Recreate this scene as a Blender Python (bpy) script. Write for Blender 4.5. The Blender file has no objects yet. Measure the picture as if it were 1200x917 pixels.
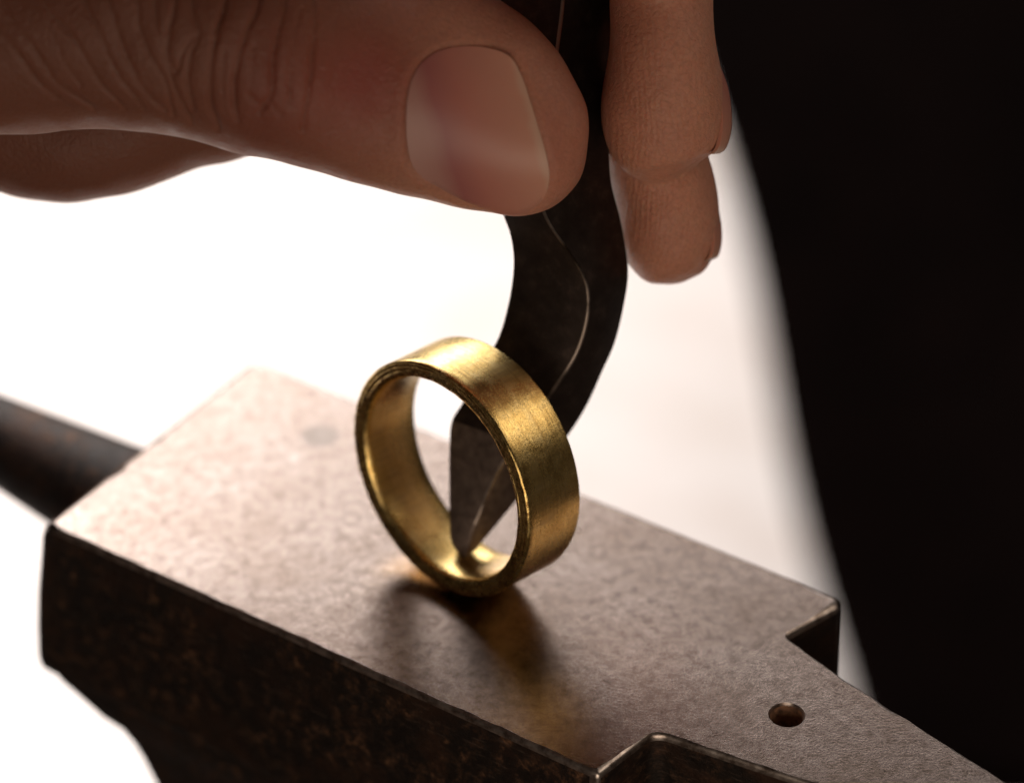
import bpy, bmesh, math, random
import numpy as np
from math import radians, cos, sin, pi, sqrt, atan2
from mathutils import Vector
from mathutils.bvhtree import BVHTree
rng = np.random.default_rng(4); random.seed(4)
sc = bpy.context.scene
MM = 0.001

# ------------------------------------------------------------------ camera
PITCH, FPX, DIST = radians(35.7), 3500.0, 260.0          # millimetres
F = np.array([0, cos(PITCH), -sin(PITCH)]); R = np.array([1.0, 0, 0]); U = np.array([0, sin(PITCH), cos(PITCH)])
CAM = -DIST * F
cd = bpy.data.cameras.new('camera'); cam = bpy.data.objects.new('camera', cd); sc.collection.objects.link(cam)
cam.location = Vector(CAM * MM); cam.rotation_euler = (pi/2 - PITCH, 0, 0)
cd.sensor_width = 36; cd.lens = 105; cd.clip_start = 0.01; cd.clip_end = 50
cd.dof.use_dof = True; cd.dof.focus_distance = 0.2245; cd.dof.aperture_fstop = 16; cd.dof.aperture_blades = 9
sc.camera = cam

# ------------------------------------------------------------------ world, lamps, exposure
w = bpy.data.worlds.new('World'); sc.world = w; w.use_nodes = True
bgn = w.node_tree.nodes['Background']; bgn.inputs[0].default_value = (1.0, 0.80, 0.66, 1); bgn.inputs[1].default_value = 0.022

def area(name, loc, target, sx, sy, power, col, spread=180):
    l = bpy.data.lights.new(name, 'AREA'); l.shape = 'RECTANGLE'; l.size = sx; l.size_y = sy
    l.energy = power; l.color = col; l.spread = radians(spread)
    o = bpy.data.objects.new(name, l); sc.collection.objects.link(o)
    o.location = loc
    o.rotation_euler = (Vector(target) - Vector(loc)).to_track_quat('-Z', 'Y').to_euler()
    return o
def polar(az, el, d): return (d*sin(radians(az))*cos(radians(el)), d*cos(radians(az))*cos(radians(el)), d*sin(radians(el)))
# the workshop window behind and to the left of the anvil
area('window_light', polar(-9, 24.5, 1.5), (0, 0, 0), 2.0, 0.86, 8.2, (1.0, 0.93, 0.89))
# added unseen panel, brighter than the window, whitening anvil back and ring top
area('window_boost', polar(-20, 22, 1.44), (0, 0, 0), 0.95, 0.60, 10.5, (1.0, 0.97, 0.95))
# added unseen lamp aimed down to blow out the pale floor behind
area('floor_fill', (-0.70, 1.0, 1.0), (-0.56, 0.52, -0.35), 0.7, 0.6, 8.4, (1.0, 0.955, 0.93), 72)
# unseen warm fill added at the right to brighten the gold
area('right_fill', polar(82, 40, 0.9), (0, 0, 0.02), 0.42, 0.30, 0.95, (1.0, 0.84, 0.68))
# added fill without a lamp body, low in front, lifting the fingers
area('front_fill', (0.016, -0.175, 0.022), (0.010, -0.019, 0.034), 0.12, 0.09, 0.082, (1.0, 0.83, 0.66))
sc.view_settings.view_transform = 'Standard'; sc.view_settings.look = 'None'
sc.view_settings.exposure = 0.0; sc.view_settings.gamma = 1.0; sc.view_settings.use_curve_mapping = False
sc.render.engine = 'CYCLES'
sc.cycles.max_bounces = 10; sc.cycles.sample_clamp_indirect = 6.0; sc.cycles.use_denoising = True

# ------------------------------------------------------------------ helpers
def ray(x, y): return F + R*(x-600)/FPX + U*(458.5-y)/FPX
def at(x, y, d): return CAM + ray(x, y)*d                    # a point of the photograph at a depth, as a place in mm
def toimg(V):
    v = V - CAM; d = v @ F
    return 600 + FPX*(v @ R)/d, 458.5 - FPX*(v @ U)/d, d
AL = radians(-33.74)
AO = np.array([-37.9326, -18.5298, 0.0]); AU = np.array([cos(AL), sin(AL), 0]); AV = np.array([-sin(AL), cos(AL), 0])
def uv(u, v, z=0.0): return AO + AU*u + AV*v + np.array([0, 0, z])

def tag(o, label=None, cat=None, group=None, kind=None):
    if label: o['label'] = label
    if cat: o['category'] = cat
    if group: o['group'] = group
    if kind: o['kind'] = kind
    return o
def build(name, verts, faces, mat, parent=None, smooth=True, sharp=None, scale=MM):
    me = bpy.data.meshes.new(name)
    me.from_pydata([tuple(map(float, v)) for v in np.asarray(verts)*scale], [], [tuple(f) for f in faces])
    bm = bmesh.new(); bm.from_mesh(me); bmesh.ops.recalc_face_normals(bm, faces=bm.faces[:]); bm.to_mesh(me); bm.free()
    for m in (mat if isinstance(mat, (list, tuple)) else [mat]): me.materials.append(m)
    me.polygons.foreach_set('use_smooth', [smooth]*len(me.polygons))
    if sharp: me.set_sharp_from_angle(angle=radians(sharp))
    o = bpy.data.objects.new(name, me); sc.collection.objects.link(o)
    if parent: o.parent = parent
    return o
def loft(rings, close=True, caps=True):
    n = len(rings[0]); V = np.concatenate(rings); Fc = []
    for i in range(len(rings)-1):
        for j in range(n if close else n-1):
            k = (j+1) % n
            Fc.append((i*n+j, i*n+k, (i+1)*n+k, (i+1)*n+j))
    if caps:
        Fc.append(tuple(range(n))[::-1]); Fc.append(tuple(range((len(rings)-1)*n, len(rings)*n)))
    return V, Fc
def smooth_curve(P, n, power=0.5):
    """Catmull-Rom through the rows of P (any columns), n samples, centripetal-ish by 3-D distance."""
    P = np.asarray(P, float); m = len(P)
    d = np.linalg.norm(np.diff(P[:, :3], axis=0), axis=1)**power
    t = np.concatenate([[0], np.cumsum(d)]); T = np.gradient(P, t, axis=0)
    s = np.linspace(0, t[-1], n); i = np.clip(np.searchsorted(t, s, 'right')-1, 0, m-2)
    h = (t[i+1]-t[i])[:, None]; x = ((s-t[i])/(t[i+1]-t[i]))[:, None]
    return (2*x**3-3*x**2+1)*P[i] + (x**3-2*x**2+x)*h*T[i] + (-2*x**3+3*x**2)*P[i+1] + (x**3-x**2)*h*T[i+1]

# ------------------------------------------------------------------ materials
def mat(name):
    m = bpy.data.materials.new(name); m.use_nodes = True
    nt = m.node_tree; return m, nt, nt.nodes['Principled BSDF']
def N(nt, t, **kw):
    n = nt.nodes.new(t)
    for k, v in kw.items():
        if k in n.inputs: n.inputs[k].default_value = v
        else: setattr(n, k, v)
    return n
def coords(nt, scale=(1, 1, 1), loc=(0, 0, 0), rot=(0, 0, 0)):
    tc = N(nt, 'ShaderNodeTexCoord'); mp = N(nt, 'ShaderNodeMapping')
    mp.inputs['Scale'].default_value = tuple(1000*s for s in scale)       # texture units are millimetres
    mp.inputs['Location'].default_value = loc; mp.inputs['Rotation'].default_value = rot
    nt.links.new(tc.outputs['Object'], mp.inputs['Vector']); return mp.outputs[0]
def noise(nt, vec, scale, detail=4, rough=0.55, dist=0.0):
    n = N(nt, 'ShaderNodeTexNoise', Scale=scale, Detail=detail, Roughness=rough, Distortion=dist)
    nt.links.new(vec, n.inputs['Vector']); return n.outputs['Fac']
def ramp(nt, fac, stops):
    r = N(nt, 'ShaderNodeValToRGB'); e = r.color_ramp.elements
    while len(e) < len(stops): e.new(0.5)
    for k, (p, c) in enumerate(stops):
        e[k].position = p; e[k].color = (*c, 1) if len(c) == 3 else c
    nt.links.new(fac, r.inputs[0]); return r.outputs[0]
def maprange(nt, fac, a, b, c, d):
    n = N(nt, 'ShaderNodeMapRange'); n.inputs[1].default_value = a; n.inputs[2].default_value = b
    n.inputs[3].default_value = c; n.inputs[4].default_value = d
    nt.links.new(fac, n.inputs[0]); return n.outputs[0]
def mix(nt, fac, a, b, mode='MIX'):
    n = N(nt, 'ShaderNodeMix', data_type='RGBA', blend_type=mode)
    for s, v in ((0, fac), (6, a), (7, b)):
        if hasattr(v, 'links'): nt.links.new(v, n.inputs[s])
        elif s == 0: n.inputs[s].default_value = v
        else: n.inputs[s].default_value = (*v, 1)
    return n.outputs[2]
def math_(nt, op, a, b=0.0):
    n = N(nt, 'ShaderNodeMath', operation=op)
    for s, v in ((0, a), (1, b)):
        if hasattr(v, 'links'): nt.links.new(v, n.inputs[s])
        else: n.inputs[s].default_value = v
    return n.outputs[0]
def bump(nt, h, strength, dist_mm, normal=None):
    b = N(nt, 'ShaderNodeBump', Strength=strength, Distance=dist_mm*MM)
    nt.links.new(h, b.inputs['Height'])
    if normal: nt.links.new(normal, b.inputs['Normal'])
    return b.outputs[0]

def steel_top():
    m, nt, p = mat('worn_steel'); v = coords(nt); L = nt.links.new
    big = noise(nt, v, 0.13, 5, 0.6); mid = noise(nt, v, 0.9, 7, 0.7); fine = noise(nt, v, 4.2, 6, 0.75)
    pits = noise(nt, v, 2.3, 4, 0.7)
    sc1 = noise(nt, coords(nt, (0.05, 2.2, 1), rot=(0, 0, 0.5)), 1.4, 3, 0.6); sc2 = noise(nt, coords(nt, (2.0, 0.07, 1), rot=(0, 0, 0.2)), 1.5, 3, 0.6)
    scr = maprange(nt, math_(nt, 'MAXIMUM', sc1, sc2), 0.66, 0.76, 0.0, 1.0)
    c = ramp(nt, mid, [(0.30, (0.20, 0.150, 0.125)), (0.50, (0.37, 0.30, 0.265)), (0.72, (0.47, 0.39, 0.35))])
    c = mix(nt, maprange(nt, big, 0.35, 0.7, 0.0, 0.55), c, (0.25, 0.18, 0.14))
    c = mix(nt, maprange(nt, fine, 0.50, 0.66, 0.0, 0.75), c, (0.17, 0.13, 0.115))
    c = mix(nt, maprange(nt, pits, 0.66, 0.76, 0.0, 0.8), c, (0.12, 0.055, 0.03))
    c = mix(nt, math_(nt, 'MULTIPLY', scr, 0.35), c, (0.22, 0.17, 0.15))
    # a dull stain near the back of the face
    st = N(nt, 'ShaderNodeVectorMath', operation='DISTANCE'); L(v, st.inputs[0])
    st.inputs[1].default_value = tuple(uv(11.2, 22.0))
    c = mix(nt, maprange(nt, st.outputs['Value'], 1.1, 2.1, 0.6, 0.0), c, (0.16, 0.14, 0.125))
    L(c, p.inputs['Base Color']); p.inputs['Metallic'].default_value = 1.0
    r = math_(nt, 'ADD', math_(nt, 'ADD', maprange(nt, mid, 0.3, 0.7, 0.10, 0.135), math_(nt, 'MULTIPLY', scr, 0.10)), maprange(nt, fine, 0.5, 0.72, 0.0, 0.16))
    L(r, p.inputs['Roughness'])
    L(bump(nt, fine, 0.5, 0.04, bump(nt, mid, 0.07, 0.05)), p.inputs['Normal'])
    return m
def steel_side():
    m, nt, p = mat('dark_rusted_steel'); v = coords(nt); L = nt.links.new
    big = noise(nt, v, 0.22, 5, 0.62); mid = noise(nt, v, 0.9, 7, 0.7); fine = noise(nt, v, 3.0, 5, 0.7)
    scr = noise(nt, coords(nt, (0.35, 0.35, 2.6), rot=(0.5, 0.2, 0.4)), 1.2, 4, 0.6)
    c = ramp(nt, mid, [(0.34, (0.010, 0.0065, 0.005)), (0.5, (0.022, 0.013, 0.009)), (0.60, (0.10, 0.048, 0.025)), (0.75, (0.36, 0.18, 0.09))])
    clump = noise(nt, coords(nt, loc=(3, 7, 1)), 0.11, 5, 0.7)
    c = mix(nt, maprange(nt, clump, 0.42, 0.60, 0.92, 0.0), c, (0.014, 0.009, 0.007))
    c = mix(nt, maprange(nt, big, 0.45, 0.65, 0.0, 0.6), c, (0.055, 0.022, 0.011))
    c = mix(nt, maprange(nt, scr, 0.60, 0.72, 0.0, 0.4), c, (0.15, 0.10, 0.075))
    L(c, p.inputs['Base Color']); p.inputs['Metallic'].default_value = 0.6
    L(maprange(nt, mid, 0.3, 0.7, 0.42, 0.7), p.inputs['Roughness'])
    L(bump(nt, fine, 0.6, 0.08, bump(nt, mid, 0.6, 0.18)), p.inputs['Normal'])
    return m
def tool_steel():
    m, nt, p = mat('blackened_tool_steel'); v = coords(nt); L = nt.links.new
    mid = noise(nt, v, 0.8, 6, 0.65); fine = noise(nt, v, 5.0, 4, 0.7)
    c = ramp(nt, mid, [(0.3, (0.030, 0.021, 0.018)), (0.55, (0.048, 0.034, 0.029)), (0.8, (0.10, 0.07, 0.058))])
    L(c, p.inputs['Base Color']); p.inputs['Metallic'].default_value = 0.75
    L(maprange(nt, fine, 0.35, 0.65, 0.38, 0.5), p.inputs['Roughness'])
    L(bump(nt, fine, 0.35, 0.03, bump(nt, mid, 0.3, 0.05)), p.inputs['Normal'])
    return m
def gold():
    m, nt, p = mat('brushed_gold'); L = nt.links.new
    v = coords(nt); brush = noise(nt, coords(nt, (0.22, 0.22, 3.6)), 1.5, 5, 0.72); cross = noise(nt, coords(nt, (2.6, 2.6, 0.10)), 1.5, 4, 0.7)
    big = noise(nt, v, 0.20, 4, 0.6); mid = noise(nt, v, 0.8, 6, 0.65); fine = noise(nt, v, 5.0, 5, 0.7)
    c = ramp(nt, mid, [(0.28, (0.68, 0.44, 0.14)), (0.5, (0.87, 0.62, 0.23)), (0.75, (0.93, 0.72, 0.33))])
    c = mix(nt, maprange(nt, fine, 0.60, 0.72, 0.0, 0.6), c, (0.26, 0.12, 0.03))
    c = mix(nt, maprange(nt, brush, 0.47, 0.66, 0.0, 0.5), c, (0.40, 0.22, 0.06))
    c = mix(nt, math_(nt, 'MULTIPLY', maprange(nt, big, 0.55, 0.66, 0.0, 0.5), maprange(nt, cross, 0.35, 0.6, 0.1, 1.0)), c, (0.30, 0.145, 0.05))
    sp = N(nt, 'ShaderNodeSeparateXYZ'); L(v, sp.inputs[0])
    rim = maprange(nt, sp.outputs['Z'], 0.10, 0.30, 1.0, 0.0)
    fleck = maprange(nt, noise(nt, coords(nt, (1, 1, 0.3)), 1.7, 5, 0.75), 0.50, 0.62, 0.0, 0.85)
    c = mix(nt, math_(nt, 'MULTIPLY', rim, fleck), c, (0.17, 0.075, 0.02))
    L(c, p.inputs['Base Color']); p.inputs['Metallic'].default_value = 1.0
    L(math_(nt, 'ADD', maprange(nt, big, 0.4, 0.66, 0.20, 0.31), maprange(nt, fine, 0.5, 0.7, 0.0, 0.1)), p.inputs['Roughness'])
    p.inputs['Anisotropic'].default_value = 0.35
    L(bump(nt, brush, 0.8, 0.035, bump(nt, cross, 0.25, 0.02, bump(nt, fine, 0.3, 0.02))), p.inputs['Normal'])
    return m
def skin():
    m, nt, p = mat('skin'); L = nt.links.new; v = coords(nt)
    red = N(nt, 'ShaderNodeAttribute', attribute_name='flush').outputs['Fac']
    rid = N(nt, 'ShaderNodeAttribute', attribute_name='ridge_phase').outputs['Fac']
    rmask = N(nt, 'ShaderNodeAttribute', attribute_name='ridge_mask').outputs['Fac']
    big = noise(nt, v, 0.16, 4, 0.5); mid = noise(nt, v, 0.9, 5, 0.6)
    c = ramp(nt, big, [(0.3, (0.57, 0.25, 0.165)), (0.7, (0.65, 0.31, 0.21))])
    c = mix(nt, maprange(nt, mid, 0.4, 0.75, 0.0, 0.35), c, (0.52, 0.20, 0.13))
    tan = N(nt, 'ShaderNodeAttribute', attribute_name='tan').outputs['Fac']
    c = mix(nt, tan, c, (0.205, 0.078, 0.050))  # browner skin, plus the thumb's dimness put into the colour
    c = mix(nt, red, c, (0.29, 0.046, 0.036))
    L(c, p.inputs['Base Color'])
    p.inputs['Subsurface Weight'].default_value = 0.55
    p.inputs['Subsurface Radius'].default_value = (1.0, 0.32, 0.16); p.inputs['Subsurface Scale'].default_value = 0.0008
    L(maprange(nt, mid, 0.3, 0.7, 0.36, 0.54), p.inputs['Roughness']); p.inputs['Specular IOR Level'].default_value = 0.34
    vo = N(nt, 'ShaderNodeTexVoronoi', feature='DISTANCE_TO_EDGE', Scale=1.9); L(v, vo.inputs['Vector'])
    cell = maprange(nt, vo.outputs['Distance'], 0.0, 0.16, 0.0, 1.0)
    wob = math_(nt, 'ADD', math_(nt, 'MULTIPLY', noise(nt, v, 0.16, 2, 0.5), 22.0), math_(nt, 'MULTIPLY', noise(nt, v, 1.1, 3, 0.5), 2.5))
    rmask = math_(nt, 'MULTIPLY', rmask, maprange(nt, noise(nt, v, 0.5, 4, 0.6), 0.35, 0.6, 0.45, 1.0))
    ridge = math_(nt, 'MULTIPLY', math_(nt, 'SINE', math_(nt, 'ADD', rid, wob)), rmask)
    c = mix(nt, maprange(nt, noise(nt, v, 3.0, 4, 0.7), 0.45, 0.7, 0.0, 0.30), c, (0.22, 0.085, 0.05))
    c = mix(nt, maprange(nt, vo.outputs['Distance'], 0.0, 0.10, 0.09, 0.0), c, (0.16, 0.055, 0.035))  # cell furrows darkened in colour, standing in for shading of the relief
    L(c, p.inputs['Base Color'])
    b0 = bump(nt, noise(nt, v, 2.2, 5, 0.65), 0.9, 0.13)
    b1 = bump(nt, cell, 0.4, 0.05, b0)
    b2 = bump(nt, ridge, 0.4, 0.028, b1)
    L(b2, p.inputs['Normal'])
    return m
def nail_mat():
    m, nt, p = mat('nail'); L = nt.links.new
    t = N(nt, 'ShaderNodeAttribute', attribute_name='along').outputs['Fac']
    v = coords(nt); n = noise(nt, v, 0.25, 3, 0.5)
    tt = math_(nt, 'ADD', t, math_(nt, 'MULTIPLY', math_(nt, 'SUBTRACT', n, 0.5), 0.14))
    c = ramp(nt, tt, [(0.0, (0.43, 0.225, 0.19)), (0.17, (0.41, 0.20, 0.17)), (0.30, (0.36, 0.125, 0.115)), (0.5, (0.48, 0.185, 0.145)), (0.90, (0.60, 0.29, 0.21)), (0.95, (0.62, 0.37, 0.275)), (1.0, (0.58, 0.36, 0.27))])
    L(c, p.inputs['Base Color']); p.inputs['Roughness'].default_value = 0.40; p.inputs['Specular IOR Level'].default_value = 0.33
    p.inputs['Subsurface Weight'].default_value = 0.3; p.inputs['Subsurface Radius'].default_value = (1, 0.4, 0.25); p.inputs['Subsurface Scale'].default_value = 0.0008
    L(bump(nt, noise(nt, v, 0.9, 4, 0.6), 0.15, 0.05), p.inputs['Normal'])
    return m
def simple(name, cols, scale, rough, detail=5, bumpd=0.0, spec=0.5, metallic=0.0):
    m, nt, p = mat(name); L = nt.links.new; v = coords(nt)
    n = noise(nt, v, scale, detail, 0.6)
    L(ramp(nt, n, cols), p.inputs['Base Color']); p.inputs['Roughness'].default_value = rough
    p.inputs['Specular IOR Level'].default_value = spec; p.inputs['Metallic'].default_value = metallic
    if bumpd: L(bump(nt, n, 0.6, bumpd), p.inputs['Normal'])
    return m
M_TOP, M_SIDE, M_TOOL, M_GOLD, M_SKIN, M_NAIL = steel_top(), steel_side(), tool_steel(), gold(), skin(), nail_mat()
M_FLOOR = simple('pale_floor', [(0.3, (0.63, 0.54, 0.49)), (0.5, (0.74, 0.675, 0.64)), (0.70, (0.62, 0.53, 0.475))], 0.02, 0.45, 5)
M_WOOD = simple('dark_bench_wood', [(0.3, (0.030, 0.018, 0.011)), (0.7, (0.060, 0.036, 0.022))], 0.06, 0.7, 6, 1.0)
M_TIP = simple('ground_steel', [(0.35, (0.13, 0.093, 0.078)), (0.65, (0.24, 0.18, 0.15))], 1.3, 0.5, 6, 0.03, 0.5, 0.7)
M_EDGE = simple('rubbed_edge', [(0.35, (0.20, 0.15, 0.125)), (0.6, (0.60, 0.52, 0.47))], 1.1, 0.36, 5, 0.03, 0.5, 1.0)
M_TOOLEDGE = simple('rubbed_ridge_glint', [(0.42, (0.06, 0.045, 0.037)), (0.56, (0.58, 0.48, 0.42))], 0.16, 0.34, 6, 0.02, 0.5, 1.0)  # rubbed ridge, lightened so the colour carries its highlight
M_RUST = simple('rusty_bore', [(0.35, (0.10, 0.05, 0.03)), (0.65, (0.34, 0.17, 0.09))], 2.0, 0.8, 5, 0.05)
M_DARK_MASS = simple('dark_mass', [(0.3, (0.0025, 0.0012, 0.001)), (0.7, (0.0045, 0.0022, 0.0018))], 0.05, 1.0, 4, 0.0, 0.03)

# ------------------------------------------------------------------ setting: floor
fz = -350.0
n = 41; g = np.linspace(-3500, 3500, n)
X, Y = np.meshgrid(g, g)
V = np.stack([X.ravel(), Y.ravel(), np.full(n*n, fz)], 1)
Fc = [(i*n+j, i*n+j+1, (i+1)*n+j+1, (i+1)*n+j) for i in range(n-1) for j in range(n-1)]
tag(build('floor', V, Fc, M_FLOOR), kind='structure')

# unidentified tall dark mass behind right, folded like cloth, widened to darken that side
P1, P2 = at(825, 150, 790), at(1032, 935, 722.5)
dv = P2-P1; dv = dv/np.linalg.norm(dv)
top = P1 - dv*260; tz = (top[2]-fz-2)/(-dv[2]); Ln = tz
wd = np.array([1.0, 0, 0])
nf = np.array([0, 1.0, 0])
rings = []
for s in np.linspace(0, 1, 40):
    C0 = top + dv*Ln*s; ring = []
    ks = np.linspace(0, 1, 150)
    for k in ks:
        x = k*900; f = 14*sin(k*70+1.3*sin(4*s+1)) * min(1, k*8) + 9*sin(k*27+2*s)*min(1, k*8) - 42*min(1, k*8)
        ring.append(C0 + wd*(x+2.2*sin(9*s+2.6)+1.0*sin(21*s)) + nf*f)
    for k in ks[::-1]:
        x = k*900; f = 14*sin(k*70+1.3*sin(4*s+1)) * min(1, k*8) + 9*sin(k*27+2*s)*min(1, k*8) - 42*min(1, k*8)
        ring.append(C0 + wd*(x+2.2*sin(9*s+2.6)+1.0*sin(21*s)) + nf*(f+16+8*sin(pi*k)))
    rings.append(np.array(ring))
V, Fc = loft(rings)
tag(build('dark_mass', V, Fc, M_DARK_MASS), 'unidentified dark mass out of focus behind the right end of the anvil', 'dark shape')

# dark workbench that carries the anvil (just under the frame), made wide and dark to cut floor bounce
def box(x0, x1, y0, y1, z0, z1, b=1.5):
    bm = bmesh.new(); bmesh.ops.create_cube(bm, size=1)
    for v_ in bm.verts: v_.co = Vector(((x0+x1)/2+v_.co.x*(x1-x0), (y0+y1)/2+v_.co.y*(y1-y0), (z0+z1)/2+v_.co.z*(z1-z0)))
    bmesh.ops.bevel(bm, geom=bm.edges[:], offset=b, segments=2, affect='EDGES')
    V = np.array([v_.co[:] for v_ in bm.verts]); Fc = [[v_.index for v_ in f_.verts] for f_ in bm.faces]; bm.free()
    return V, Fc
bench = bpy.data.objects.new('workbench', None); sc.collection.objects.link(bench); bench.location = (-.06*1, -.22, fz*MM)
tag(bench, 'low dark wooden workbench under the little anvil', 'workbench')
def on_bench(name, *a):
    V, Fc = box(*a); o = build(name, V - np.array([-60, -220, fz]), Fc, M_WOOD, bench, sharp=40); return o
on_bench('tabletop', -480, 360, -520, 42, -134, -86)
for x0 in (-455, 285):
    for y0 in (-495, -35): on_bench('leg', x0, x0+50, y0, y0+50, fz+.5, -134.5)

# ------------------------------------------------------------------ anvil
def rounded(poly, step=0.45):
    """poly: (u, v, r) corners; returns densely sampled outline with rounded corners."""
    out = []; m = len(poly)
    P = np.array([p[:2] for p in poly], float)
    for i in range(m):
        a, b, c = P[i-1], P[i], P[(i+1) % m]; r = poly[i][2]
        d1 = (a-b)/np.linalg.norm(a-b); d2 = (c-b)/np.linalg.norm(c-b)
        ang = math.acos(np.clip(d1 @ d2, -1, 1)); t = r/math.tan(ang/2)
        p1, p2 = b+d1*t, b+d2*t
        bis = (d1+d2)/np.linalg.norm(d1+d2); cen = b+bis*(r/sin(ang/2))
        a1 = atan2(*(p1-cen)[::-1]); a2 = atan2(*(p2-cen)[::-1]); da = (a2-a1+pi) % (2*pi)-pi
        k = max(4, int(abs(da)*r/0.2)+2)
        out += [cen + r*np.array([cos(a1+da*s), sin(a1+da*s)]) for s in np.linspace(0, 1, k)]
    res = []
    for i in range(len(out)):
        a, b = out[i], out[(i+1) % len(out)]; d = np.linalg.norm(b-a)
        k = max(1, int(round(d/step)))
        res += [a+(b-a)*s/k for s in range(k)]
    return np.array(res)
def inset(P, d):
    t = np.roll(P, -1, 0)-np.roll(P, 1, 0); t /= np.linalg.norm(t, axis=1)[:, None]
    nrm = np.stack([t[:, 1], -t[:, 0]], 1)                       # outward for a counter-clockwise outline
    return P - nrm*np.asarray(d).reshape(-1, 1)
outline = rounded([(-0.55, -0.25, .35), (53.45, -0.25, .35), (54.45, 6.05, 1.5), (67.3, 7.6, 1.0), (90, 10.3, .8), (90, 13.4, .8),
                   (78.98, 15.85, 8), (63.6, 19.3, 6), (57.2, 21.1, .5), (59.25, 27.75, 1.1), (-0.55, 27.75, .5)])
# the left end carries a wider worn chamfer than the other edges
lw = np.clip(1-(outline[:, 0]+0.6)/1.5, 0, 1)
wob = 0.05*np.sin(outline[:, 0]*1.7)+0.05*np.sin(outline[:, 1]*2.3+1)+0.03*np.sin(outline[:, 0]*5.1)
jag = rng.normal(0, 1, len(outline)); jag = sum(np.roll(jag, k)*math.exp(-(k/2.2)**2) for k in range(-6, 7))
chip = np.clip(jag-1.6, 0, 2)
e = 0.27+wob*0.6+0.016*jag+0.07*chip+0.55*lw+0.55*np.exp(-((outline[:, 0]-59)**2+(outline[:, 1]-27.5)**2)/6.0); e = np.clip(e, 0.12, 1.2)
levels = [(0, e), (-0.07, e*0.62), (-0.17, e*0.3), (-0.32, e*0.08), (-0.6, 0*e), (-1.7, -0.05+0*e), (-4, -0.12+0*e), (-8, -0.3+0*e), (-12, -0.4+0*e), (-15.2, -0.42+0*e), (-16.2, -0.3+0*e), (-16.9, 0.2+0*e), (-17.2, 0.9+0*e)]
rings = []
for z, d in levels:
    q = inset(outline, d); fl = np.interp(-z, [0, .64, 1.7, 8, 14, 16, 17.2], [0, 0, .3, 1.2, 1.85, 1.95, 1.3])
    ww = np.clip(1-(outline[:, 0]+.5)/20, 0, 1)
    rings.append(np.array([uv(a-fl*k, b, z-(0.35*l if 0 < -z < 0.5 else 0)) for (a, b), l, k in zip(q, lw, ww)]))
V, Fc = loft(rings)
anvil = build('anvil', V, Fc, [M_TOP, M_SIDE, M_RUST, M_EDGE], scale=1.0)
# pritchel hole, bored through the flat horn
th = np.linspace(0, 2*pi, 40, endpoint=False)
hr = []
for z, r in ((1.0, 1.48), (0.12, 1.48), (-0.22, 1.26), (-20, 1.26)):
    hr.append(np.array([uv(61.8+r*cos(a), 13.2+r*sin(a), z) for a in th]))
hv, hf = loft(hr); cut = build('cutter', hv, hf, M_SIDE, scale=1.0)
bo = anvil.modifiers.new('hole', 'BOOLEAN'); bo.object = cut; bo.operation = 'DIFFERENCE'; bo.solver = 'EXACT'
me = bpy.data.meshes.new_from_object(anvil.evaluated_get(bpy.context.evaluated_depsgraph_get()))
anvil.modifiers.clear(); anvil.data = me; bpy.data.objects.remove(cut)
me.transform(__import__('mathutils').Matrix.Scale(MM, 4)); me.name = 'anvil'
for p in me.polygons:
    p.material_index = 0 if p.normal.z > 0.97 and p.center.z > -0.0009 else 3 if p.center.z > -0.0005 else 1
    p.use_smooth = not (p.normal.z > 0.995 and p.center.z > -0.00002)
    q_ = np.array(p.center)*1000-AO; a_, b_ = q_ @ AU, q_ @ AV
    if a_ < 1.2 and p.normal.z > 0.3: p.material_index = 0
    if math.hypot(a_-53.3, b_+0.1) < 0.42: p.material_index = 3
    if math.hypot(a_-61.8, b_-13.2) < 1.45 and p.center.z < -0.0003: p.material_index = 2
me.set_sharp_from_angle(angle=radians(38))
flat = [p for p in me.polygons if all(abs(me.vertices[i].co.z) < 2e-6 for i in p.vertices)]
fe = {k for p in flat for k in p.edge_keys}
for ed_ in me.edges:
    if tuple(sorted(ed_.vertices)) in fe: ed_.use_edge_sharp = True
for p in flat: p.use_smooth = False
tag(anvil, 'small dark steel anvil with worn flat top, gold ring standing on it', 'anvil')
# round horn, at the left end
rings = []
for u, zc, r in ((6, -9.6, 6.1), (1, -9.2, 5.65), (-7, -8.55, 4.9), (-20, -7.55, 3.72), (-34, -6.6, 2.5), (-46, -5.9, 1.45), (-52, -5.6, .8), (-53.2, -5.55, .3)):
    a = np.linspace(0, 2*pi, 56, endpoint=False)
    rings.append(np.array([uv(u, 13.75+r*cos(t), zc+r*sin(t)) for t in a]))
V, Fc = loft(rings); build('round_horn', V, Fc, M_SIDE, anvil, sharp=50)
# waist and shank
def rrect(u0, u1, v0, v1, r, z, nn=14):
    out = []
    for cu, cv, a0 in ((u1-r, v1-r, 0), (u0+r, v1-r, pi/2), (u0+r, v0+r, pi), (u1-r, v0+r, 1.5*pi)):
        out += [uv(cu+r*cos(a0+s), cv+r*sin(a0+s), z) for s in np.linspace(0, pi/2, nn)]
    return np.array(out)
prof = [(-15.8, -2.0, 52.4, -.2, 26.9), (-17.3, -1.6, 52.2, -.1, 26.8), (-18.2, 0.2, 50.8, 0, 26.7), (-19.7, 2.4, 49, .3, 26.5), (-20.7, 4.1, 47.5, .8, 26), (-22.1, 5.1, 46.4, 1.1, 25.7), (-23.9, 5.7, 45.4, 1.5, 25.3), (-27.4, 6.4, 44, 2.2, 24.6),
        (-35, 7.6, 42, 3.5, 23.5), (-60, 11, 38, 6, 21), (-95, 15, 33, 8.5, 18.5)]
V, Fc = loft([rrect(a, b, c, d, 1.3, z) for z, a, b, c, d in prof])
build('shank', V, Fc, M_SIDE, anvil, sharp=45)

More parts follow.
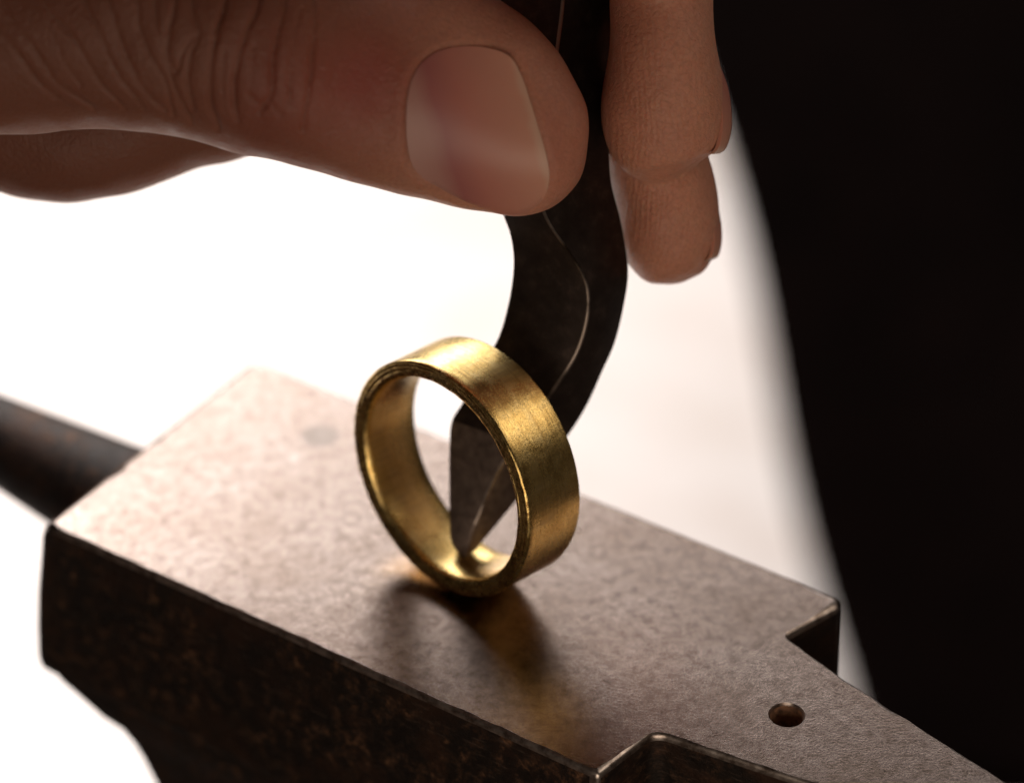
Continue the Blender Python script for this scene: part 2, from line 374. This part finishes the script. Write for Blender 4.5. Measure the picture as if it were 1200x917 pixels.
# ------------------------------------------------------------------ gold ring, leaning a little, resting on the anvil
ph, ep = radians(44.729), radians(-4.137)
ax = np.array([cos(ph)*cos(ep), sin(ph)*cos(ep), sin(ep)])
e1 = np.cross([0, 0, 1], ax); e1 /= np.linalg.norm(e1); e2 = np.cross(ax, e1)
RC = np.array([-5.742, -26.195, 10.301]); RR, RW = 9.917, 5.683
prof = [(8.42, 0.75), (8.47, .42), (8.58, .16), (8.72, .04), (8.98, 0.0), (9.06, .05), (9.12, .07), (9.20, .01), (9.42, -.01), (9.50, .035), (9.58, .0), (9.70, .0), (9.80, .045), (9.875, .12), (9.917, .24),
        (9.917, .6), (9.91, 2.0), (9.917, 3.6), (9.917, RW-.2), (9.88, RW-.06), (9.80, RW), (8.92, RW), (8.74, RW-.08), (8.64, RW-.3), (8.45, RW-1.0), (8.40, 2.9)]
nn = 220; rings = []
for k in range(nn):
    t = 2*pi*k/nn
    wv = 0.016*sin(3*t+.5)+0.012*sin(7*t)+0.008*sin(17*t+2)
    rings.append(np.array([[(r+wv*(1 if r < 9 else .35))*cos(t), (r+wv*(1 if r < 9 else .35))*sin(t), z+(0.012*sin(23*t)+0.012*sin(41*t+1) if z < .3 else 0)] for r, z in prof]))
V = np.concatenate(rings); m_ = len(prof)
Fc = [(k*m_+j, k*m_+(j+1) % m_, ((k+1) % nn)*m_+(j+1) % m_, ((k+1) % nn)*m_+j) for k in range(nn) for j in range(m_)]
ring = build('gold_ring', V, Fc, M_GOLD, sharp=35)
from mathutils import Matrix
ring.matrix_world = Matrix(((e1[0], e2[0], ax[0], RC[0]*MM), (e1[1], e2[1], ax[1], RC[1]*MM), (e1[2], e2[2], ax[2], RC[2]*MM), (0, 0, 0, 1)))
tag(ring, 'plain brushed gold ring standing on edge on the anvil with the tool tip inside', 'ring')

# ------------------------------------------------------------------ bent pointed tool
ST = [  # left edge, front ridge, right edge, spine depth
    ((541, 650.5), (545, 652), (551, 650), 238.8), ((534, 645), (548.5, 643), (559, 643), 238.8), ((528, 634), (552, 628), (567, 633), 238.7), ((526, 600), (563, 600), (588, 608), 238.3), ((525.5, 560), (574, 572), (606, 586), 237.9),
    ((526, 520), (588, 545), (628, 559), 237.5), ((529, 492), (605, 518), (649, 533), 237.1), ((541, 472), (626, 490), (668, 508), 236.6), ((561, 433), (650, 455), (689, 474), 236.0),
    ((583, 396), (674, 418), (707, 434), 235.4), ((594, 360), (686, 385), (721, 402), 235.0), ((600, 326), (690, 352), (731, 362), 234.7), ((601, 300), (685, 326), (737, 322), 234.5), ((597, 274), (668, 297), (733, 285), 234.3),
    ((589, 252), (647, 268), (726, 250), 234.1), ((581, 225), (635, 240), (717, 214), 234.0), ((575, 150), (640, 165), (715, 150), 234.0), ((570, 60), (652, 66), (718, 58), 234.2), ((570, 0), (660, 0), (720, 0), 234.5),
    ((572, -150), (666, -150), (720, -150), 235.5), ((574, -400), (668, -400), (722, -400), 237.5), ((578, -900), (668, -900), (720, -900), 241.5)]
rows = []
for l, mi, r, d in ST:
    d = d - 0.055*max(0, -mi[1])**2/(max(0, -mi[1])+150) - 4.5*min(1.0, max(0.0, (470-mi[1])/250))
    hw = np.linalg.norm(np.subtract(r, l))/15/2
    L_, M_, R_ = at(*l, d), at(*mi, d-0.58*hw), at(*r, d+0.22*hw)
    B_ = L_ + (R_-M_) + F*0.45*hw
    rows.append(np.concatenate([L_, M_, R_, B_]))
rows = smooth_curve(np.array(rows), 150)
rings = []
for q in rows:
    c4 = q.reshape(4, 3); ring_ = []
    for k in range(4):
        a, b, c = c4[k-1], c4[k], c4[(k+1) % 4]
        f1 = min(0.35, 0.17/max(np.linalg.norm(a-b), .01)); f2 = min(0.35, 0.17/max(np.linalg.norm(c-b), .01))
        p1, p2 = b+(a-b)*f1, b+(c-b)*f2
        ring_ += [p1, b*.5+(p1+p2)*.25, p2]
        ring_ += [p2+((c+(b-c)*f2)-p2)*.5]
    rings.append(np.array(ring_))
V, Fc = loft(rings)
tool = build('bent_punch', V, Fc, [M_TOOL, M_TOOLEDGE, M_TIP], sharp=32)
n_ = len(rings[0])
for fi in range((len(rings)-1)*n_):
    tp = tool.data.polygons[fi]; tx, ty, td = toimg(np.array(tp.center)*1000)
    if ty > 492+0.30*(tx-529): tp.material_index = 2
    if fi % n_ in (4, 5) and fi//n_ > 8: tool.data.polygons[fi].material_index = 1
tag(tool, 'curved black steel punch held by the hand, its point resting inside the gold ring', 'tool')

# ------------------------------------------------------------------ hand
def tube(st, n=90, m=40, dz=0.0):
    """stations (x, y, depth, half width in photo px, half thickness in mm): a closed tapering tube."""
    rows = []
    for q_ in st:
        if len(q_) == 4: (x0, y0), (x1, y1), d, t = q_; x, y = (x0+x1)/2, (y0+y1)/2; r = np.hypot(x1-x0, y1-y0)/2; tilt = (x0-x1, y0-y1)
        else: x, y, d, r, t = q_; tilt = None
        my, mx = max(0.0, -y), max(0.0, -x)
        d -= dz + 0.065*my*my/(my+150) + 0.03*mx*mx/(mx+200)
        rows.append(np.concatenate([at(x, y, d), [r*d/FPX, t], (R*tilt[0]-U*tilt[1])/np.hypot(*tilt) if tilt else np.zeros(3)]))
    rows = smooth_curve(np.array(rows), n)
    C = rows[:, :3]; T = np.gradient(C, axis=0); T /= np.linalg.norm(T, axis=1)[:, None]
    rings = []
    for c, t, (rw, rt, *up) in zip(C, T, rows[:, 3:]):
        up = np.array(up)
        if up @ up > .2: b = up/np.linalg.norm(up); dn = F - b*(F @ b); dn /= np.linalg.norm(dn)
        else: dn = F - t*(F @ t); dn /= np.linalg.norm(dn); b = np.cross(t, dn)
        a = np.linspace(0, 2*pi, m, endpoint=False)
        rings.append(c + np.outer(np.cos(a)*max(rw, .05), b) + np.outer(np.sin(a)*max(rt, .05), dn))
    return loft(rings)
thumb = [((690.5, 161), (690, 172), 224.5, .6), ((690, 151), (688.5, 185), 224.5, 1.9), ((687, 131), (683, 204), 224.4, 3.3), ((678, 105), (671, 223), 223.9, 4.1), ((661, 73), (653, 240), 223.7, 4.8), ((640, 46), (630, 251), 223.4, 5.2), ((614, 21), (604, 255), 223.2, 5.4), ((587, 0), (577, 250), 223.0, 5.6), ((555, -19), (546, 244), 222.8, 5.8), ((505, -33), (497, 234), 222.5, 6.2),
         ((436, -47), (427, 216.5), 222.1, 7.0), ((364, -70), (356, 198), 221.4, 8.2), ((296, -98), (287, 181), 221.0, 8.8), ((222, -124), (212, 161), 221.2, 9.0), ((125, -141), (117, 151), 221.8, 9.2), ((0, -154), (0, 158), 222.8, 9.6), ((-105, -190), (-130, 145), 224, 10.5), ((-215, -235), (-265, 112), 226, 11.5), ((-430, -385), (-570, -20), 233, 13), ((-730, -560), (-910, -200), 243, 15), ((-960, -610), (-1040, -350), 250, 10)]
index = [(792, 206, 231, 3, .4), (791, 204.5, 231, 18, 1.6), (789, 200, 231, 34, 3.0), (786, 190, 231, 52, 4.4), (782, 172, 230.8, 67, 5.6), (779, 150, 230.6, 72, 6.2), (777.5, 125, 230.4, 72.5, 6.6), (777, 95, 230.2, 69, 6.7), (776, 60, 230, 64, 6.7), (775.5, 25, 230, 61, 6.7), (775, -20, 229.8, 60, 6.8), (770, -150, 229.3, 66, 7.2), (757, -300, 228.7, 71, 7.4),
         (725, -420, 228.3, 78, 8.0), (640, -490, 228, 84, 8.4), (470, -500, 227.5, 90, 8.6), (200, -450, 227, 120, 9.5), (-300, -440, 233, 150, 10), (-1000, -480, 246, 160, 11)]
middle = [(786, 332, 240, 3, .4), (786, 330, 240, 17, 1.6), (785.5, 325, 240, 31, 2.9), (785, 314, 240, 44, 4.2), (784, 297, 240, 54, 5.2), (782.5, 272, 240, 60, 5.9), (780, 245, 240, 61.5, 6.2), (775, 218, 240, 62, 6.4), (768, 195, 240, 63, 6.5), (763, 170, 240, 64, 6.5), (764, 120, 240, 62, 6.5), (768, 40, 240, 60, 6.6), (769, -100, 240, 62, 7.0), (766, -350, 240, 68, 7.4),
          (748, -520, 240, 80, 8.2), (640, -640, 240, 88, 8.6), (480, -690, 240, 92, 8.8), (230, -700, 240, 125, 9.5), (-300, -560, 243, 150, 10), (-1000, -500, 250, 160, 11)]
ringf = [(-132, 96, 239, 3, .4), (-128, 97, 239, 26, 2.2), (-112, 101, 239, 52, 4.4), (-70, 113, 239, 76, 6.2), (0, 133, 239, 88, 6.8), (75, 148, 239, 90, 6.9), (140, 138, 239, 88, 6.9), (210, 112, 239, 88, 7), (285, 86, 239, 92, 7), (365, 25, 239, 95, 7.3), (420, -90, 239, 96, 7.5), (468, -280, 243, 96, 7.6), (470, -480, 243, 108, 8.4), (420, -720, 243, 104, 8.6), (200, -920, 246, 125, 9.5), (-300, -740, 246, 150, 10), (-1000, -560, 252, 160, 11)]
pinky = [(250, -330, 254, 3, .4), (253, -334, 254, 26, 2.2), (262, -345, 254, 50, 4.4), (290, -380, 255, 70, 5.6), (350, -460, 256, 78, 6.2), (430, -560, 258, 82, 6.4), (445, -690, 260, 84, 6.6), (415, -820, 261, 92, 7.2), (300, -990, 262, 92, 7.4), (130, -1110, 262, 115, 9), (-300, -880, 260, 140, 10), (-1000, -640, 256, 150, 11)]
palm = [(150, -700, 245, 60, 5), (60, -690, 245, 290, 11), (-150, -640, 246, 340, 13), (-500, -540, 249, 330, 15), (-900, -500, 252, 300, 17), (-1200, -520, 254, 290, 18), (-1700, -620, 258, 330, 21), (-2500, -820, 262, 420, 27), (-2900, -920, 263, 440, 29), (-2960, -935, 263, 380, 24)]
web = [(150, -330, 226, 40, 4), (60, -300, 226, 120, 7), (-250, -250, 230, 190, 9), (-600, -350, 240, 230, 13), (-900, -450, 248, 200, 14)]
AV_, AF_ = [], []; off = 0
for st, n_, m_, dz in ((thumb, 260, 72, 1.0), (index, 220, 56, 3.5), (middle, 220, 56, 5.0), (ringf, 160, 48, 2), (pinky, 120, 44, 3), (palm, 120, 72, 3), (web, 80, 48, 2)):
    v, f = tube(st, n_, m_, dz)
    AV_.append(v); AF_ += [tuple(i+off for i in q) for q in f]; off += len(v)
raw = build('hand_raw', np.concatenate(AV_), AF_, M_SKIN, scale=1.0)
rm = raw.modifiers.new('r', 'REMESH'); rm.mode = 'VOXEL'; rm.voxel_size = 0.34; rm.use_smooth_shade = True
sm = raw.modifiers.new('s', 'SMOOTH'); sm.factor = 0.5; sm.iterations = 5
hm = bpy.data.meshes.new_from_object(raw.evaluated_get(bpy.context.evaluated_depsgraph_get()))
bpy.data.objects.remove(raw)
# split the visible part once more so that creases have edges enough
nv = len(hm.vertices); co = np.empty(nv*3); hm.vertices.foreach_get('co', co); co = co.reshape(-1, 3)
px, py, pd = toimg(co)
bm = bmesh.new(); bm.from_mesh(hm)
vis = (px > -30) & (px < 900) & (py > -40) & (py < 345) & (pd < 235)
bm.verts.ensure_lookup_table()
ed = [e_ for e_ in bm.edges if vis[e_.verts[0].index] and vis[e_.verts[1].index]]
bmesh.ops.subdivide_edges(bm, edges=ed, cuts=1, use_grid_fill=True, smooth=0.0)
bm.to_mesh(hm); bm.free()
nv = len(hm.vertices); co = np.empty(nv*3); hm.vertices.foreach_get('co', co); co = co.reshape(-1, 3)
nr = np.empty(nv*3); hm.vertices.foreach_get('normal', nr); nr = nr.reshape(-1, 3)
px, py, pd = toimg(co)
facing = np.clip(-(nr @ F)*2.0, 0, 1)
# --- skin creases over the thumb joint: (points in the photograph, depth mm, half width px)
CR = [([(265, -30), (265, 0), (252, 41), (246, 82), (247, 127), (255, 152)], .36, 4.2), ([(310, -30), (303, 6), (287, 41), (277, 79), (274, 120), (277, 142)], .36, 4.2),
      ([(338, -30), (334, 6), (325, 41), (320, 82), (318, 108), (303, 133)], .36, 4.2), ([(369, -30), (369, 47), (364, 89), (358, 127), (356, 152)], .32, 4.0),
      ([(222, -30), (227, 16), (233, 38), (222, 66), (219, 95), (227, 130)], .27, 3.8), ([(206, -30), (204, 10), (198, 41), (195, 70), (205, 105), (225, 145)], .25, 3.6),
      ([(158, -30), (160, 0), (163, 32), (179, 73), (192, 95), (204, 135)], .25, 3.6), ([(120, -30), (127, 0), (135, 32), (151, 73), (170, 108), (195, 130)], .25, 3.6),
      ([(95, -30), (100, 6), (119, 47), (141, 92), (170, 128)], .22, 3.4), ([(-5, -20), (7, 11), (37, 55), (73, 103), (110, 128)], .22, 3.4), ([(45, -25), (55, 7), (92, 55), (121, 103), (147, 128)], .22, 3.4),
      ([(-20, 20), (0, 37), (37, 88), (66, 117)], .2, 3.2), ([(225, 45), (214, 62), (207, 84)], .16, 3), ([(352, 10), (345, 45), (341, 80), (338, 120)], .14, 3), ([(395, 20), (392, 60), (388, 100)], .09, 3), ([(180, -20), (182, 15), (190, 50), (204, 85)], .15, 3), ([(262, 60), (261, 100), (264, 135)], .12, 2.6), ([(297, 55), (296, 90), (292, 115)], .12, 2.6), ([(292, 112), (300, 120), (312, 126)], .18, 3), ([(315, 118), (322, 128), (330, 136)], .14, 3),
      ([(60, 40), (75, 70), (95, 100)], .10, 2.6), ([(20, 60), (45, 95), (80, 128)], .10, 2.6)]
def polydist(pts):
    pts = smooth_curve(np.c_[np.array(pts, float), np.zeros(len(pts))], 40)[:, :2]
    best = np.full(len(sx), 1e9)
    for a, b in zip(pts[:-1], pts[1:]):
        d = b-a; t = np.clip(((sx-a[0])*d[0]+(sy-a[1])*d[1])/(d @ d), 0, 1)
        best = np.minimum(best, np.hypot(sx-a[0]-t*d[0], sy-a[1]-t*d[1]))
    return best
disp = np.zeros(nv)
sel = np.where((px > -40) & (px < 460) & (py > -60) & (py < 260) & (pd < 227) & (facing > 0))[0]
sx, sy = px[sel], py[sel]; dd = np.zeros(len(sel))
jit = 1.0*np.sin(sy*.06+sx*.03)+0.3*np.sin(sy*.2+1)
sx = sx+jit
for pts, dep, wpx in CR:
    d = polydist(pts)
    wv = 0.75+0.25*np.sin(sx*.043+sy*.061+dep*40)
    dd += 1.1*wv*dep*(-0.95*np.exp(-(d/(0.62*wpx))**2) - 0.16*np.exp(-(d/(2.4*wpx))**2) + 0.07*np.exp(-((d-3.2*wpx)/(2.0*wpx))**2))
disp[sel] += dd*facing[sel]
# --- thumb nail bed
NAIL = [(474, 138), (475, 118), (480, 94), (491, 74), (508, 60), (538, 52), (572, 54), (598, 64), (611, 84), (623, 118), (633, 150), (642, 182), (646, 208), (640, 232), (625, 248), (602, 255), (573, 249), (544, 238), (516, 223), (492, 208), (480, 191), (475, 165)]
NC = smooth_curve(np.c_[np.array(NAIL+NAIL[:1], float), np.zeros(len(NAIL)+1)], 160)[:-1, :2]
sel = np.where((px > 400) & (px < 705) & (py > -20) & (py < 275) & (pd < 225) & (facing > 0))[0]
sx, sy = px[sel], py[sel]
best = np.full(len(sel), 1e9); inside = np.zeros(len(sel), bool)
for a, b in zip(NC, np.roll(NC, -1, 0)):
    d = b-a; t = np.clip(((sx-a[0])*d[0]+(sy-a[1])*d[1])/(d @ d), 0, 1)
    best = np.minimum(best, np.hypot(sx-a[0]-t*d[0], sy-a[1]-t*d[1]))
    c_ = (a[1] > sy) != (b[1] > sy)
    with np.errstate(divide='ignore', invalid='ignore'):
        inside ^= c_ & (sx < (b[0]-a[0])*(sy-a[1])/(b[1]-a[1])+a[0])
sd = np.where(inside, -best, best)
cx_ = sx*0.95+sy*0.30
free = np.clip((sx-0.33*(sy-60)-575)/30, 0, 1)                     # towards the free edge
prox = np.clip((520-sx)/40, 0, 1)
fold = np.exp(-((sd-7)/9.0)**2)*(0.05+0.07*prox)*(sd > -6)
bed = -0.40*np.clip(-sd/9, 0, 1)
crease = -0.07*np.exp(-((sd-1)/3.0)**2)
pulp = 0.08*np.exp(-((sd-20)/14.0)**2)*free
disp[sel] += (fold+bed+crease+pulp)*np.clip(facing[sel]*1.5, 0, 1)
# gentle lumps so that no limb is a clean tube
disp += 0.10*np.sin(co[:, 0]*.55+1)*np.sin(co[:, 2]*.6+co[:, 1]*.35) + 0.05*np.sin(co[:, 0]*1.3)*np.sin(co[:, 2]*1.1+2)
co2 = co + nr*disp[:, None]
hm.vertices.foreach_set('co', (co2).ravel()); hm.update()
# colour and ridge attributes
def attr(me, name, val):
    a_ = me.attributes.new(name, 'FLOAT', 'POINT'); a_.data.foreach_set('value', val.astype(np.float32))
th_ = (pd < 228) & (px < 698)
flush = 0.75*np.exp(-(((px-432)/62)**2+((py-95)/70)**2))*th_ + 0.30*np.exp(-(((px-330)/70)**2+((py-110)/90)**2))*th_
flush += 0.25*np.exp(-(((px-655)/40)**2+((py-160)/80)**2))*th_
fing = (px > 690) & (py < 345)
attr(hm, 'flush', np.clip(flush, 0, 1))
# browner back, paler finger pads; the thumb's dimmer light is put into the colour
tan_dim = np.where(px < 700, np.clip((575-px)/260, 0.12, 1.0)*np.clip(0.55+0.45*facing, 0, 1), 0.0)
attr(hm, 'tan', tan_dim)
bx = co @ R; by = co @ U; bz = co @ F
attr(hm, 'ridge_phase', (bx-0.12*(by-15)+0.012*(by-15)**2)*2*pi/0.42)
attr(hm, 'ridge_mask', np.where(fing, np.clip((py+10)/90, 0, 1), 0.0))
bvh = BVHTree.FromPolygons([Vector(c) for c in co2], [tuple(p.vertices) for p in hm.polygons])
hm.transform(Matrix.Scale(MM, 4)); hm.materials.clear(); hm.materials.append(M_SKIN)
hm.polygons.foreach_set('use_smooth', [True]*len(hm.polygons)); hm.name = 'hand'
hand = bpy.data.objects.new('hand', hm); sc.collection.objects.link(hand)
tag(hand, 'bare hand reaching in from the upper left, pinching the black punch between thumb and fingers', 'hand')

# thumb nail: a curved plate over its bed
cc = NC.mean(0); K = 14; nl = len(NC)
def nail_point(x, y, lift):
    r = ray(x, y); h = bvh.ray_cast(Vector(CAM), Vector(r/np.linalg.norm(r)))
    return np.array(h[0])-r*lift
depths = []
pts2 = [cc + (NC-cc)*(k/K)*0.975 for k in range(1, K+1)]
allp = np.concatenate([[cc]]+pts2)
dep = []
for x, y in allp:
    r = ray(x, y); h = bvh.ray_cast(Vector(CAM), Vector(r/np.linalg.norm(r)))
    dep.append((np.array(h[0])-CAM) @ F if h[0] is not None else 219.0)
dep = np.array(dep)
# smooth the plate with a quadratic-cubic fit of the bed's depth, then arch it slightly
xn, yn = (allp[:, 0]-cc[0])/90, (allp[:, 1]-cc[1])/100
Aq = np.stack([xn**i*yn**j for i in range(4) for j in range(5-i)], 1)
fit_ = Aq @ np.linalg.lstsq(Aq, dep, rcond=None)[0]
rad = np.concatenate([[0]]+[np.full(nl, k/K) for k in range(1, K+1)])
edge_free = np.clip((allp[:, 0]-0.33*(allp[:, 1]-60)-570)/40, 0, 1)
dsurf = fit_-0.34-0.10*(1-rad**2)-0.12*edge_free*rad**4
top_ = np.array([at(x, y, d) for (x, y), d in zip(allp, dsurf)])
bot_ = np.array([at(x, y, d+0.30) for (x, y), d in zip(allp, dsurf)])
V = np.concatenate([top_, bot_]); o_ = len(top_); Fc = []
for s, o0 in ((1, 0), (-1, o_)):
    for j in range(nl):
        k2 = (j+1) % nl
        Fc.append((o0, o0+1+j, o0+1+k2))
        for k in range(K-1):
            a = o0+1+k*nl
            Fc.append((a+j, a+nl+j, a+nl+k2, a+k2))
for j in range(nl):
    a = 1+(K-1)*nl; k2 = (j+1) % nl
    Fc.append((a+j, a+k2, o_+a+k2, o_+a+j))
tn = build('thumbnail', V, Fc, M_NAIL, hand, sharp=60)
al_ = (allp[:, 0]+0.28*(allp[:, 1]-155)*-1-474)/(632-474)
attr(tn.data, 'along', np.concatenate([al_, al_]))
# finger nails, seen edge on
def finger_nail(prof, cxs, d, rd, thick):
    prof = smooth_curve(np.c_[np.array(prof, float), np.zeros(len(prof))], 26)[:, :2]
    aa = np.linspace(radians(-30), radians(66), 22); outer, inner = [], []
    for x, y in prof:
        cx = np.interp(y, cxs[0], cxs[1]); h = (x-cx)
        outer.append([at(cx+h*cos(a), y+4*(1-cos(a)), d+rd*sin(a)) for a in aa])
        inner.append([at(cx+(h-thick*15)*cos(a), y+4*(1-cos(a)), d+(rd-thick)*sin(a)) for a in aa])
    O, I = np.array(outer), np.array(inner); nr_, nc_ = O.shape[:2]
    rings = [np.concatenate([O[k], I[k][::-1]]) for k in range(nr_)]
    V, Fc = loft(rings)
    o = build('fingernail', V, Fc, M_NAIL, hand, sharp=50)
    t = np.repeat(np.linspace(0.3, 1.0, nr_), 2*nc_); attr(o.data, 'along', t)
    return o
finger_nail([(838, 62), (846, 82), (853.5, 104), (857, 128), (857.5, 148), (854, 166), (849, 176), (843, 180)], ([60, 100, 180], [777, 777, 781]), 227.0, 6.1, .32)
finger_nail([(824, 190), (830, 205), (836, 222), (842.5, 247), (846, 272), (845, 290), (841, 301), (834, 305)], ([190, 250, 300], [770, 780, 784]), 235.0, 5.8, .32)
